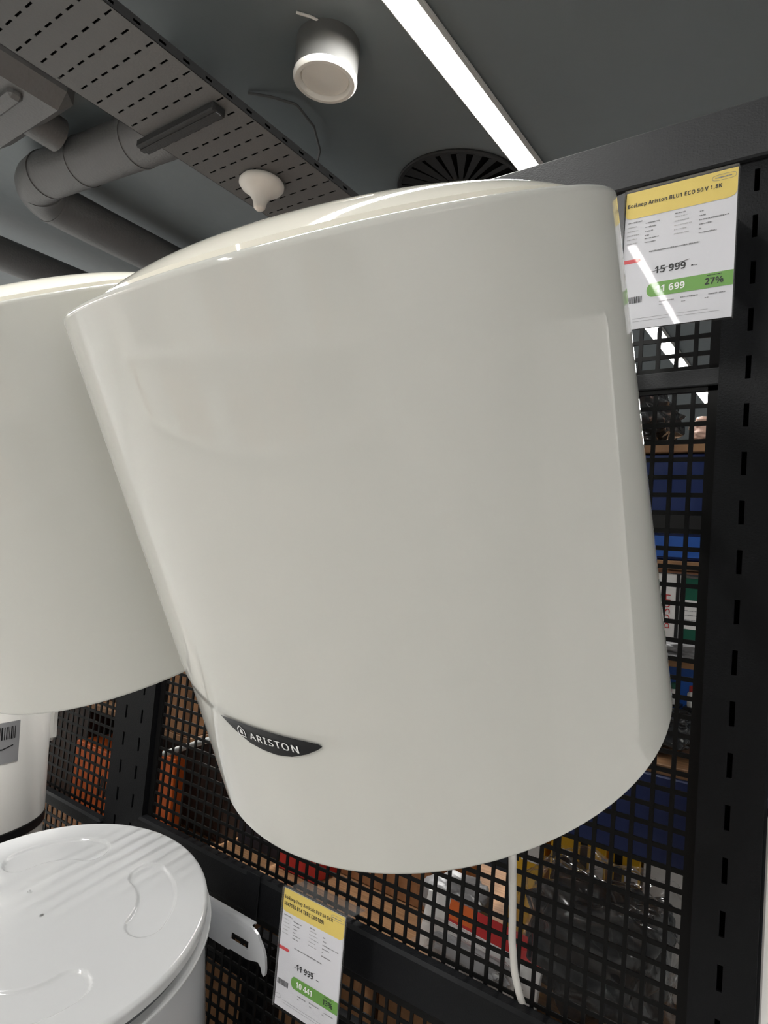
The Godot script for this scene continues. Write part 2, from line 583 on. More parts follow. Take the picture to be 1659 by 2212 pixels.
func heater(called: String, label: String, at: Vector3, basis: Basis) -> Node3D:
	var t := thing(called, label, "water heater", at, basis, "large white water heaters")
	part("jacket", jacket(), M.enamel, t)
	# domed lid
	var prof := PackedVector2Array([Vector2(RAD - 0.004, TALL - 0.001), Vector2(RAD - 0.008, TALL - 0.0005), Vector2(0.190, TALL - 0.001), Vector2(0.186, TALL + 0.001)])
	for k in range(0, 41):
		var s := 1.0 - k / 40.0
		prof.append(Vector2(0.184 * s, TALL + 0.006 + 0.0245 * (1.0 - pow(s, 3.6))))
	var m := MB.new()
	m.lathe(prof, 160)
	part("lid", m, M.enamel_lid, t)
	# underside
	m = MB.new()
	m.lathe(PackedVector2Array([Vector2(0.0, 0.003), Vector2(0.06, 0.0035), Vector2(0.061, 0.0015), Vector2(RAD - 0.012, 0.0015), Vector2(RAD - 0.006, 0.0)]), 96)
	part("base_cap", m, M.white_plastic, t)
	# badge on the curved front
	var on := func(p: Vector2, lift: float) -> Vector3:
		var deg := rad_to_deg(p.x / RAD)
		var r := RAD - lip(deg, p.y) + 0.0010 + lift * 0.001
		return Vector3(sin(p.x / RAD) * r, p.y, cos(p.x / RAD) * r)
	var on2 := func(p: Vector2, lift: float) -> Vector3:
		var q: Vector3 = on.call(p, lift + 0.35)
		return q
	var top := [[-11.2, 0.1125], [-8.0, 0.1136], [-4.2, 0.1142], [1.5, 0.1131], [6.4, 0.1111], [10.9, 0.1089], [13.8, 0.1070], [14.5, 0.1053]]
	var low := [[-11.2, 0.1125], [-10.4, 0.1105], [-8.6, 0.1067], [-5.8, 0.1014], [-3.1, 0.0972], [0.1, 0.0945], [3.5, 0.0931], [7.1, 0.0940], [10.6, 0.0976], [13.1, 0.1016], [14.2, 0.1040], [14.5, 0.1053]]
	var pick := func(list: Array, d: float) -> float:
		for k in list.size() - 1:
			if d <= list[k + 1][0]:
				return lerpf(list[k][1], list[k + 1][1], (d - list[k][0]) / (list[k + 1][0] - list[k][0]))
		return list[-1][1]
	m = MB.new()
	m.sheet(90, 12, func(a: float, b: float) -> Vector3:
		var d := lerpf(-11.2, 14.5, a)
		var y := lerpf(pick.call(low, d), pick.call(top, d), b)
		return on.call(Vector2(deg_to_rad(d) * RAD, y), 0.0))
	var badge := part("badge", m, M.badge, t)
	badge.set_meta("label", "black crescent badge with white lettering")
	m = MB.new()
	var on3 := func(p: Vector2, lift: float) -> Vector3:      # the lettering runs slightly downhill
		var q: Vector3 = on2.call(Vector2(p.x, p.y - 0.078 * p.x), lift)
		return q
	# heavier strokes than the regular face gives
	for d in [Vector2.ZERO, Vector2(0.0002, 0), Vector2(0, 0.0002), Vector2(-0.0002, 0)]:
		m.text("ARISTON", wide_font, Rect2(deg_to_rad(-2.6) * RAD + d.x, 0.1006 + d.y, deg_to_rad(11.7) * RAD, 0.0055), on3)
	part("lettering", m, M.print_white, badge)
	m = MB.new()
	var hx := deg_to_rad(-4.95) * RAD
	m.stroke(PackedVector2Array([Vector2(hx - 0.0037, 0.1003), Vector2(hx - 0.0037, 0.1052), Vector2(hx, 0.1088), Vector2(hx + 0.0037, 0.1052), Vector2(hx + 0.0037, 0.1003)]), 0.0008, on3, true)
	var drop := PackedVector2Array()
	for k in 14:
		var s := TAU * k / 14
		drop.append(Vector2(hx + 0.0016 * sin(s), 0.1035 + 0.0017 * cos(s) + (0.0012 if k == 0 else 0.0)))
	m.fill(drop, on3)
	part("emblem", m, M.print_white, badge)
	# two hanger arms behind, hooked into the mesh
	return t

func hanger(t: Node3D, sx: float) -> void:
	# a flat steel arm from the jacket's back to the mesh, in the heater's own axes
	var inv := t.transform.affine_inverse()
	var back: Vector3 = t.transform * Vector3(sx, TALL * 0.72, -RAD * 0.78)
	var onmesh := Vector3(back.x, back.y, MESH_Z + 0.0135)
	var m := MB.new()
	var a: Vector3 = inv * back
	var b: Vector3 = inv * onmesh
	m.tube(PackedVector3Array([a, a.lerp(b, 0.5), b]), 0.011, 12)
	m.tube(PackedVector3Array([b, inv * (onmesh + Vector3(0, 0.05, 0))]), 0.009, 12)
	part("hanger_arm", m, M.rack, t)

func heaters() -> void:
	var b := upright_basis(Vector3(0.9991, 0.0414, 0), Vector3(-0.0370, 0.8922, 0.4501), Vector3(0.0186, -0.4497, 0.8930))
	var t := heater("water_heater", "large glossy white water heater in front with black crescent badge", Vector3(-0.3280, -0.1280, -0.5596), b)
	hanger(t, -0.11); hanger(t, 0.11)
	# its white cable hangs from the underside and goes behind the beam
	var inv := t.transform.affine_inverse()
	var pts := PackedVector3Array()
	var c := Curve3D.new()
	var w := [Vector3(-0.280, -0.128, -0.585), Vector3(-0.280, -0.20, -0.618), Vector3(-0.2827, -0.294, -0.660), Vector3(-0.2937, -0.331, -0.690), Vector3(-0.302, -0.372, -0.715), Vector3(-0.3105, -0.420, -0.740), Vector3(-0.3125, -0.464, -0.758), Vector3(-0.309, -0.4925, -0.769), Vector3(-0.307, -0.511, -0.7794), Vector3(-0.306, -0.525, -0.793), Vector3(-0.306, -0.56, -0.805)]
	for k in w.size():
		var d: Vector3 = (w[mini(k + 1, w.size() - 1)] - w[maxi(k - 1, 0)]) / 6.0
		c.add_point(inv * (EYE + w[k]), -(inv.basis * d), inv.basis * d)
	for k in 61:
		pts.append(c.sample_baked(c.get_baked_length() * k / 60.0))
	var m := MB.new()
	m.tube(pts, 0.0042, 12)
	part("power_cord", m, M.white_plastic, t)
	var t2: Node3D = t.duplicate()
	t2.name = numbered("water_heater")
	t2.get_node("power_cord").free()
	t2.transform = Transform3D(upright_basis(Vector3(0.9991, 0.0414, 0), Vector3(-0.0370, 0.8922, 0.4501), Vector3(0.0186, -0.4497, 0.8930)), EYE + Vector3(-0.7826, -0.1127, -0.5383))
	add_child(t2)
	t2.set_meta("label", "large white water heater at the left edge, behind the badged one")

func lid_tank() -> void:
	var b := upright_basis(Vector3(0.9974, -0.0724, 0), Vector3(0.0711, 0.9786, 0.1929), Vector3(-0.014, -0.1924, 0.9812))
	var high := 0.42
	var base := Vector3(-0.8522, -0.5049, -0.4857) - b.y * high
	var t := thing("water_heater", "grey-lidded water heater below, seen from above at lower left", "water heater", base, b)
	var r := RAD
	var m := MB.new()
	m.lathe(PackedVector2Array([Vector2(0, 0), Vector2(r - 0.012, 0.0), Vector2(r - 0.004, 0.006), Vector2(r - 0.004, high - 0.032)]), 160)
	part("jacket", m, M.tank_side, t)
	m = MB.new()
	m.lathe(PackedVector2Array([Vector2(r - 0.006, high - 0.034), Vector2(r + 0.003, high - 0.034), Vector2(r + 0.0045, high - 0.032), Vector2(r + 0.0045, high - 0.029), Vector2(r + 0.003, high - 0.0275), Vector2(r - 0.008, high - 0.0275)]), 160)
	part("rim_ring", m, M.plastic_lid, t)
	m = MB.new()
	m.lathe(PackedVector2Array([Vector2(r - 0.008, high - 0.0275), Vector2(r - 0.008, high - 0.014)]), 120)
	part("joint_band", m, M.dark_joint, t)
	# lid with four kidney-shaped dents
	m = MB.new()
	var shape := func(a: float, q: float) -> Vector3:
		var ang := TAU * a
		var rr: float
		var y := high
		if q < 0.84:
			rr = (r - 0.006) * pow(q / 0.84, 0.85)
		elif q < 0.96:
			var s := (q - 0.84) / 0.12 * PI / 2
			rr = r - 0.006 + 0.006 * sin(s)
			y = high - 0.006 * (1.0 - cos(s))
		else:
			rr = r
			y = high - 0.006 - 0.009 * (q - 0.96) / 0.04
		# slightly crowned, with a shallow moat near the edge
		y += 0.004 * (1.0 - pow(minf(rr / r, 1.0), 2.0))
		var p := Vector2(sin(ang), cos(ang)) * rr
		# (x, z) polar angle measured as atan2(z, x)
		var th := rad_to_deg(atan2(p.y, p.x))
		for c in [-55.0, 35.0, 125.0, -145.0]:
			var d := fposmod(th - c + 180.0, 360.0) - 180.0
			var dd := clampf(d, -20.0, 20.0)
			var near := Vector2.from_angle(deg_to_rad(c + dd)) * (0.136 + 0.006 * cos(deg_to_rad(dd * 4.0)))
			var sd := p.distance_to(near) - 0.027
			y -= 0.0035 * (1.0 - smoothstep(-0.005, 0.0, sd))
		if p.distance_to(Vector2(-0.0562, -0.0114)) < 0.0024:
			y -= 0.004
		return Vector3(p.x, y, p.y)
	m.sheet(320, 130, shape, true)
	part("lid", m, M.plastic_lid, t)
	# wall bracket at its back
	var inv := t.transform.affine_inverse()
	m = MB.new()
	var z := -0.70
	var place := Transform3D(inv.basis, inv * (EYE + Vector3(0, 0, z)))
	# plate round a slot, as two halves
	var x0 := -0.99; var x1 := -0.684
	var slot0 := -0.722
	var yt := -0.541; var yb := -0.580
	m.box(Vector3(x0, yb, -0.0015), Vector3(slot0, yt, 0.0015), 0.0, place)
	m.box(Vector3(slot0, -0.5545, -0.0015), Vector3(x1, yt, 0.0015), 0.0, place)
	m.box(Vector3(slot0, yb + 0.002, -0.0015), Vector3(x1, -0.5655, 0.0015), 0.0, place)
	# rolled top edge
	var roll := PackedVector3Array()
	for k in 9:
		var s := PI / 2 * k / 8
		roll.append(Vector3(0, yt + 0.0085 * sin(s), -0.0085 + 0.010 * cos(s)))
	for k in 8:
		var nn := (inv.basis * Vector3(0, sin(PI / 2 * (k + 0.5) / 8), cos(PI / 2 * (k + 0.5) / 8))).normalized()
		m.quad(place * (roll[k] + Vector3(x0, 0, 0)), place * (roll[k] + Vector3(x1, 0, 0)), place * (roll[k + 1] + Vector3(x1, 0, 0)), place * (roll[k + 1] + Vector3(x0, 0, 0)), nn)
	m.box(Vector3(x0, yt + 0.0065, -0.0115), Vector3(x1, yt + 0.0085, -0.0084), 0.0, place)
	# rounded end with a tail that hooks down
	m.prism(PackedVector2Array([Vector2(x1, yt + 0.0075), Vector2(-0.676, yt + 0.006), Vector2(-0.668, yt + 0.002), Vector2(-0.662, -0.546), Vector2(-0.655, -0.553), Vector2(-0.650, -0.563), Vector2(-0.6475, -0.576), Vector2(-0.6475, -0.584), Vector2(-0.6500, -0.587), Vector2(-0.6535, -0.584), Vector2(-0.657, -0.577), Vector2(-0.663, -0.573), Vector2(x1, yb + 0.002)]), -0.0025, 0.0015, place)
	part("wall_bracket", m, M.steel, t)

func round_tank() -> void:
	var y := Vector3(-0.0998, 0.995, 0.0)
	var b := Basis(Vector3(0.995, 0.0998, 0), y, Vector3(0, 0, 1)).orthonormalized()
	var r := 0.18
	var t := thing("water_heater", "small white water heater with dark base band and grey barcode sticker", "water heater", Vector3(-1.34, -0.54, -0.537) - b.y * 0.11, b)
	var m := MB.new()
	m.lathe(PackedVector2Array([Vector2(0, 0), Vector2(r - 0.010, 0), Vector2(r - 0.002, 0.008), Vector2(r - 0.002, 0.095)]), 128)
	part("base", m, M.white_plastic, t)
	m = MB.new()
	m.lathe(PackedVector2Array([Vector2(r - 0.004, 0.094), Vector2(r + 0.0005, 0.095), Vector2(r + 0.0005, 0.110), Vector2(r - 0.004, 0.111)]), 128)
	part("dark_band", m, M.black_plastic, t)
	m = MB.new()
	m.lathe(PackedVector2Array([Vector2(r - 0.002, 0.110), Vector2(r, 0.112), Vector2(r, 0.44), Vector2(r - 0.01, 0.452), Vector2(r - 0.03, 0.46), Vector2(0, 0.47)]), 128)
	part("jacket", m, M.small_enamel, t)
	# sticker and grey display strip on the front
	var on := func(p: Vector2, lift: float) -> Vector3:
		var rr := r + 0.0006 + lift * 0.001
		return Vector3(sin(p.x / r) * rr, p.y, cos(p.x / r) * rr)
	var on2 := func(p: Vector2, lift: float) -> Vector3: return on.call(p, lift + 0.4)
	var patch := func(d0: float, d1: float, y0: float, y1: float) -> MB:
		var q := MB.new()
		q.sheet(24, 4, func(a: float, c: float) -> Vector3: return on.call(Vector2(deg_to_rad(lerpf(d0, d1, a)) * r, lerpf(y0, y1, c)), 0.0))
		return q
	var st := part("sticker", patch.call(62.0, 109.0, 0.228, 0.297), M.grey_plastic, t)
	m = MB.new()
	var x := deg_to_rad(70.0) * r
	while x < deg_to_rad(106.0) * r:
		var w := 0.0008 + 0.0022 * rng.randf()
		m.quad(on2.call(Vector2(x, 0.268), 0.0), on2.call(Vector2(x + w, 0.268), 0.0), on2.call(Vector2(x + w, 0.289), 0.0), on2.call(Vector2(x, 0.289), 0.0), (on.call(Vector2(x, 0.27), 1.0) - on.call(Vector2(x, 0.27), 0.0)).normalized())
		x += w + 0.0008 + 0.0015 * rng.randf()
	m.stroke(PackedVector2Array([Vector2(0.25, 0.250), Vector2(0.29, 0.254), Vector2(0.31, 0.252), Vector2(0.33, 0.257)]), 0.002, on2)
	part("barcode", m, M.print_black, st)
	part("control_strip", patch.call(60.0, 102.0, 0.330, 0.356), M.grey_plastic, t)
	m = MB.new()
	m.box(Vector3(-0.012, 0.228, r - 0.015), Vector3(0.012, 0.292, r + 0.014), 0.008, Transform3D(Basis(Vector3.UP, deg_to_rad(161.0)), Vector3.ZERO))
	part("side_bracket", m, M.white_plastic, t)

# ------------------------------------------------------------------ price tags
func bars(m: MB, map: Callable, x0: float, x1: float, y: float, h: float) -> void:
	# an illegible line of small print: short uneven dashes
	var x := x0
	while x < x1:
		var w := minf(0.0005 + 0.0016 * rng.randf(), x1 - x)
		m.stroke(PackedVector2Array([Vector2(x, y), Vector2(x + w, y + 0.0003 * (rng.randf() - 0.5))]), h * (0.55 + 0.6 * rng.randf()), map)
		x += w + 0.00035 + 0.0005 * rng.randf()

func price_tag(label: String, at: Vector3, basis: Basis, d: Dictionary) -> void:
	var t := thing("price_tag", label, "price tag", at, basis, "price tags in clear holders")
	var W := 0.1075
	var H := 0.152
	var lay := func(k: float) -> Callable:
		return func(p: Vector2, lift: float) -> Vector3: return Vector3(p.x * W, p.y * H, 0.0006 + 0.00025 * k + lift * 0.001)
	var f := func(k: float) -> Callable:      # in metres on the card
		return func(p: Vector2, lift: float) -> Vector3: return Vector3(p.x, p.y, 0.0006 + 0.00025 * k + lift * 0.001)
	var m := MB.new()
	m.box(Vector3(0, 0, 0), Vector3(W, H, 0.0006))
	var card := part("card", m, M.paper, t)
	# yellow header with a rounded foot
	m = MB.new()
	m.fill(PackedVector2Array([Vector2(0, 1), Vector2(0, 0.835), Vector2(0.015, 0.812), Vector2(0.05, 0.803), Vector2(0.93, 0.803), Vector2(0.98, 0.815), Vector2(1, 0.84), Vector2(1, 1)]), lay.call(1.0))
	part("header_band", m, M.yellow_print, card)
	m = MB.new()
	for row in d.title:
		m.text(row[0], bold_font, Rect2(row[1] * W, row[2] * H, row[3] * W, row[4] * H), f.call(2.0))
	part("title_lettering", m, M.print_black, card)
	# small print
	m = MB.new()
	bars(m, f.call(1.0), 0.03 * W, 0.17 * W, 0.775 * H, 0.0012)
	for k in 4:
		bars(m, f.call(1.0), 0.20 * W, (0.33 - 0.03 * k) * W, (0.752 - 0.03 * k) * H, 0.0013)
	bars(m, f.call(1.0), 0.20 * W, 0.33 * W, 0.640 * H, 0.0011)
	bars(m, f.call(1.0), 0.20 * W, 0.30 * W, 0.612 * H, 0.0011)
	bars(m, f.call(1.0), 0.47 * W, 0.56 * W, 0.775 * H, 0.0012)
	for k in 6:
		bars(m, f.call(1.0), 0.69 * W, ([0.72, 0.74, 0.94, 0.80, 0.71, 0.84][k]) * W, (0.752 - 0.03 * k) * H, 0.0013)
	bars(m, f.call(1.0), 0.25 * W, 0.70 * W, 0.540 * H, 0.0014)
	bars(m, f.call(1.0), 0.37 * W, 0.50 * W, 0.172 * H, 0.0012)
	bars(m, f.call(1.0), 0.56 * W, 0.71 * W, 0.178 * H, 0.0012)
	bars(m, f.call(1.0), 0.80 * W, 0.94 * W, 0.172 * H, 0.0012)
	for k in 3:
		bars(m, f.call(1.0), (0.37 + 0.2 * k) * W, (0.40 + 0.2 * k) * W, 0.150 * H, 0.001)
	m.stroke(PackedVector2Array([Vector2(0.13 * W, 0.072 * H), Vector2(0.80 * W, 0.072 * H)]), 0.0003, f.call(1.0))
	m.stroke(PackedVector2Array([Vector2(0.13 * W, 0.052 * H), Vector2(0.90 * W, 0.052 * H)]), 0.0003, f.call(1.0))
	var oval := PackedVector2Array()
	for k in 24:
		var s := TAU * k / 24
		oval.append(Vector2(0.05 * W + 0.05 * W * cos(s), 0.085 * H + 0.018 * H * sin(s)))
	m.stroke(oval, 0.0003, f.call(1.0), true)
	oval = PackedVector2Array()
	for k in 24:
		var s := TAU * k / 24
		oval.append(Vector2(0.885 * W + 0.10 * W * signf(cos(s)) * pow(absf(cos(s)), 0.5), 0.955 * H + 0.019 * H * signf(sin(s)) * pow(absf(sin(s)), 0.6)))
	m.stroke(oval, 0.00035, f.call(2.0), true)
	bars(m, f.call(2.0), 0.81 * W, 0.95 * W, 0.955 * H, 0.0012)
	part("small_print", m, M.print_grey, card)
	m = MB.new()
	for k in 5:
		bars(m, f.call(1.0), 0.03 * W, (0.12 + 0.01 * (k % 3)) * W, (0.742 - 0.03 * k) * H, 0.0011)
		bars(m, f.call(1.0), 0.47 * W, (0.58 + 0.02 * (k % 3)) * W, (0.750 - 0.03 * k) * H, 0.0011)
	part("faint_print", m, M.print_faint, card)
	# red pill, barcode
	m = MB.new()
	m.fill(PackedVector2Array([Vector2(0, 0.478), Vector2(0.15, 0.478), Vector2(0.172, 0.486), Vector2(0.172, 0.498), Vector2(0.15, 0.506), Vector2(0, 0.506)]), lay.call(1.0))
	part("red_mark", m, M.red_print, card)
	m = MB.new()
	var x := 0.015
	while x < 0.205:
		var w := 0.003 + 0.007 * rng.randf()
		m.fill(PackedVector2Array([Vector2(x, 0.185), Vector2(x + w, 0.185), Vector2(x + w, 0.232), Vector2(x, 0.232)]), lay.call(1.0))
		x += w + 0.003 + 0.004 * rng.randf()
	part("barcode", m, M.print_black, card)
	# old price, struck through
	m = MB.new()
	for k in 1:
		m.text(d.old, bold_font, Rect2(0.31 * W + 0.0003 * k, 0.375 * H, 0.28 * W, 0.050 * H), f.call(1.0))
	m.stroke(PackedVector2Array([Vector2(0.28 * W, 0.388 * H), Vector2(0.62 * W, 0.434 * H)]), 0.0005, f.call(2.0))
	bars(m, f.call(1.0), 0.64 * W, 0.69 * W, 0.388 * H, 0.0011)
	part("old_price", m, M.print_black, card)
	# green band with the new price
	m = MB.new()
	var band := PackedVector2Array([Vector2(1, 0.212), Vector2(1, 0.312)])
	for k in 13:
		var s := PI / 2 + PI * k / 12
		band.append(Vector2(0.30 + 0.055 * cos(s), 0.262 + 0.05 * sin(s)))
	m.fill(band, lay.call(1.0))
	var gb := part("discount_band", m, M.green_print, card)
	m = MB.new()
	for k in 1:
		m.text(d.new, bold_font, Rect2(0.33 * W + 0.0003 * k, 0.238 * H, 0.26 * W, 0.048 * H), f.call(2.0))
	part("new_price", m, M.print_white, gb)
	m = MB.new()
	m.text(d.off, bold_font, Rect2(0.765 * W, 0.236 * H, 0.155 * W, 0.044 * H), f.call(2.0))
	bars(m, f.call(2.0), 0.78 * W, 0.90 * W, 0.298 * H, 0.001)
	part("percent", m, M.print_black, gb)
	# clear sleeve with bent top flap
	m = MB.new()
	for back in [0.0, 1.0]:
		m.sheet(24, 24, func(a: float, b: float) -> Vector3:
			var bow: float = d.bow.x * (1.0 - pow(2.0 * a - 1.0, 2.0)) + d.bow.y * (1.0 - pow(2.0 * b - 1.0, 2.0))
			return Vector3(lerpf(-0.0008, W + 0.0008, a), lerpf(-0.0015, H + 0.001, b), 0.0038 - 0.0008 * back + bow), back > 0.5)
	m.box(Vector3(-0.0008, -0.0015, -0.0012), Vector3(W + 0.0008, H + 0.001, -0.0006))
	var sl := part("sleeve", m, M.sleeve, t)
	m = MB.new()
	m.box(Vector3(-0.0008, H + 0.001, -0.0012), Vector3(W + 0.0008, H + 0.0018, 0.0038))
	m.box(Vector3(-0.0012, -0.0015, -0.0012), Vector3(-0.0006, H + 0.001, 0.0038))
	m.box(Vector3(W + 0.0006, -0.0015, -0.0012), Vector3(W + 0.0012, H + 0.001, 0.0038))
	part("sleeve_edge", m, M.film, sl)
	if d.flap:
		m = MB.new()
		var q := [Vector3(0.006, H + 0.0018, -0.001), Vector3(W + 0.006, H + 0.0018, -0.001), Vector3(W + 0.012, H + 0.004, -0.026), Vector3(0.012, H + 0.004, -0.026)]
		m.quad(q[0], q[1], q[2], q[3], Vector3(0, 1, 0.1).normalized())
		m.quad(q[0] - Vector3(0, 0.0012, 0), q[1] - Vector3(0, 0.0012, 0), q[2] - Vector3(0, 0.0012, 0), q[3] - Vector3(0, 0.0012, 0), Vector3(0, -1, 0))
		part("flap", m, M.flap, sl)
	else:
		m = MB.new()
		m.prism(PackedVector2Array([Vector2(-0.0015, H * 0.28), Vector2(-0.0015, H + 0.001), Vector2(-0.0125, H - 0.001), Vector2(-0.0105, H * 0.72), Vector2(-0.004, H * 0.36)]), -0.006, 0.003)
		m.box(Vector3(0.02, H - 0.006, -0.062), Vector3(W - 0.02, H - 0.003, -0.0015), 0.0005)
		part("clip", m, M.black_plastic, t)

func tags() -> void:
	price_tag("price tag with yellow header hanging under the top rail at right", Vector3(-0.2165, 0.262, -0.690), Basis(), {
		"title": [["Бойлер Ariston BLU1 ECO 50 V 1,8K", 0.02, 0.876, 0.85, 0.040]], "old": "15 999", "new": "11 699", "off": "27%", "flap": false, "bow": Vector2(0.0015, 0.0015)})
	price_tag("price tag with clear top flap clipped on the lower beam", Vector3(-0.626, -0.611, -0.700), Basis(), {
		"title": [["Бойлер Tesy Anticalc REV 50 GCR", 0.02, 0.905, 0.80, 0.040], ["504716D B14 TBRC (305189)", 0.02, 0.850, 0.66, 0.040]], "old": "11 999", "new": "10 441", "off": "13%", "flap": true, "bow": Vector2(0.0, 0.0)})

# ------------------------------------------------------------------ ceiling fittings
func ceiling_services() -> void:
	# punched cable tray running away over the aisle
	var y := 1.05
	var x0 := -1.5575; var x1 := -1.2425
	var t := thing("cable_tray", "dark grey perforated cable tray hung under the ceiling", "cable tray", Vector3(0, y, 0))
	var m := MB.new()
	var z := -2.6
	var k := 0
	while z < 1.6:
		m.box(Vector3(x0, 0, z), Vector3(x1, 0.0015, z + 0.0427))
		# a row of slots across
		var a := x0
		for i in 7:
			var c := x0 + 0.028 + 0.043 * i + (0.010 if k % 2 == 0 else -0.006)
			m.box(Vector3(a, 0, z + 0.0427), Vector3(c - 0.0125, 0.0015, z + 0.048))
			a = c + 0.0125
		m.box(Vector3(a, 0, z + 0.0427), Vector3(x1, 0.0015, z + 0.048))
		z += 0.048
		k += 1
	part("tray_floor", m, M.tray, t)
	m = MB.new()
	for i in 9:
		m.tube(PackedVector3Array([Vector3(x0 + 0.020 + 0.034 * i, 0.0185, -2.6), Vector3(x0 + 0.020 + 0.034 * i, 0.0185, 1.6)]), 0.0165, 10)
	part("slot_dark_backing", m, M.void, t)  # unseen black tubes added so the slots read dark
	for s in [x0, x1 - 0.0015]:
		m = MB.new()
		z = -2.6
		while z < 1.6:
			m.box(Vector3(s, 0, z), Vector3(s + 0.0015, 0.022, z + 0.044))
			m.box(Vector3(s, 0, z + 0.044), Vector3(s + 0.0015, 0.007, z + 0.062))
			m.box(Vector3(s, 0.013, z + 0.044), Vector3(s + 0.0015, 0.022, z + 0.062))
			z += 0.062
		part("tray_side", m, M.void, t)  # side colour blackened in place of shade from the strip light
	for zz in [-0.935, 0.4, -2.2]:
		m = MB.new()
		m.box(Vector3(x0 - 0.03, -0.021, zz - 0.0205), Vector3(x1 - 0.035, 0.0, zz + 0.0205), 0.003)
		m.box(Vector3(x0 - 0.03, -0.024, zz - 0.008), Vector3(x1 - 0.035, -0.021, zz + 0.008), 0.001)
		m.tube(PackedVector3Array([Vector3(x0 + 0.04, 0, zz), Vector3(x0 + 0.04, CEIL - y - 0.004, zz)]), 0.004, 8)
		part("support_channel", m, M.ceiling_grey, t)
	# round duct: comes from above the tray, turns by an elbow and runs away
	t = thing("ventilation_duct", "grey round duct with an elbow beside the cable tray", "duct", Vector3(0, 1.19, 0))
	m = MB.new()
	var pts := PackedVector3Array()
	pts.append(Vector3(-1.60, 0, -1.06)); pts.append(Vector3(-1.7, 0, -1.055)); pts.append(Vector3(-2.26, 0, -1.0))
	for i in 9:
		var s := PI / 2 * i / 8
		pts.append(Vector3(-2.28 - 0.15 * sin(s), 0, -1.0 - 0.15 * (1.0 - cos(s))))
	pts.append(Vector3(-2.44, 0, -1.3)); pts.append(Vector3(-2.53, 0, -4.5))
	m.tube(pts, 0.076, 40)
	part("duct_pipe", m, M.duct, t)
	for q in [[Vector3(-1.80, 0, -1.045), Vector3(1, 0, -0.06)], [Vector3(-2.06, 0, -1.02), Vector3(1, 0, -0.08)], [Vector3(-2.25, 0, -1.0), Vector3(1, 0, 0)], [Vector3(-2.345, 0, -1.022), Vector3(0.75, 0, 0.6)], [Vector3(-2.42, 0, -1.10), Vector3(0.2, 0, 1)]]:
		m = MB.new()
		var dv: Vector3 = q[1].normalized() * 0.004
		m.tube(PackedVector3Array([q[0] - dv, q[0] + dv]), 0.0785, 40)
		part("seam_ring", m, M.duct, t)
	m = MB.new()
	m.tube(PackedVector3Array([Vector3(0, 0, -0.5), Vector3(0, 0, -4.8)]), 0.07, 32)
	single("straight_duct", m, M.duct, "straight grey round duct at the far left of the ceiling", "duct", Vector3(-3.02, 1.16, 0))
	# flat grey box beside the tray
	t = thing("duct_box", "grey flat sheet metal box left of the cable tray", "duct", Vector3(0, 1.16, 0))
	m = MB.new()
	m.box(Vector3(-2.25, 0.0, -0.86), Vector3(-1.80, 0.13, -0.5), 0.04)
	part("box_body", m, M.duct, t)
	m = MB.new()
	m.box(Vector3(-2.30, -0.022, -0.74), Vector3(-1.86, 0.02, -0.70), 0.010)
	part("ridge", m, M.duct, t)
	m = MB.new()
	m.tube(PackedVector3Array([Vector3(-2.04, 0.06, -0.80), Vector3(-2.05, 0.06, -0.925)]), 0.052, 28)
	part("collar", m, M.duct, t)
	# white cylinder downlight; shell coloured dark for shade, rim and grille left light
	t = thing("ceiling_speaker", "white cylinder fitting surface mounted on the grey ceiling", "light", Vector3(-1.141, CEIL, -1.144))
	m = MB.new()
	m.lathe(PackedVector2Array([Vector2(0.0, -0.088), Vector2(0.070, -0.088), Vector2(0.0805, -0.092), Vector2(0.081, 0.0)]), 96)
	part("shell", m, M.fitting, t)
	m = MB.new()
	m.lathe(PackedVector2Array([Vector2(0.0600, -0.089), Vector2(0.062, -0.092), Vector2(0.064, -0.104), Vector2(0.067, -0.107), Vector2(0.076, -0.107), Vector2(0.0812, -0.102), Vector2(0.0818, -0.096), Vector2(0.0812, -0.092)]), 96)
	part("trim_ring", m, M.cream_plastic, t)
	m = MB.new()
	m.lathe(PackedVector2Array([Vector2(0.0, -0.0985), Vector2(0.045, -0.098), Vector2(0.0605, -0.096), Vector2(0.0605, -0.090)]), 72)
	part("grille", m, M.cream_plastic, t)
	m = MB.new()
	m.tube(PackedVector3Array([Vector3(0.045, -0.004, 0.04), Vector3(0.02, -0.004, 0.09), Vector3(-0.002, -0.004, 0.118)]), 0.0035, 8)
	part("cable", m, M.white_plastic, t)
	# white funnel sensor below the tray
	t = thing("ceiling_sensor", "white mushroom-shaped sensor hanging under the cable tray", "sensor", Vector3(-1.425, 1.05, -1.215))
	m = MB.new()
	m.lathe(PackedVector2Array([Vector2(0, -0.088), Vector2(0.010, -0.087), Vector2(0.0165, -0.081), Vector2(0.0185, -0.070), Vector2(0.022, -0.058), Vector2(0.031, -0.044), Vector2(0.046, -0.032), Vector2(0.058, -0.024), Vector2(0.0645, -0.015), Vector2(0.0645, -0.008), Vector2(0.060, -0.002), Vector2(0.05, 0.0)]), 72)
	part("funnel", m, M.cream_plastic, t)
	# swirl diffuser
	t = thing("air_diffuser", "dark grey swirl air diffuser with radial slots in the ceiling", "vent", Vector3(-1.16, CEIL, -1.87))
	m = MB.new()
	m.lathe(PackedVector2Array([Vector2(0.065, -0.004), Vector2(0.065, -0.012), Vector2(0.0, -0.014)]), 48)
	part("hub", m, M.ceiling_grey, t)
	m = MB.new()
	m.lathe(PackedVector2Array([Vector2(0.207, -0.001), Vector2(0.221, -0.001), Vector2(0.222, -0.006), Vector2(0.219, -0.010), Vector2(0.207, -0.010), Vector2(0.205, -0.001)]), 64)
	part("rim", m, M.ceiling_grey, t)
	m = MB.new()
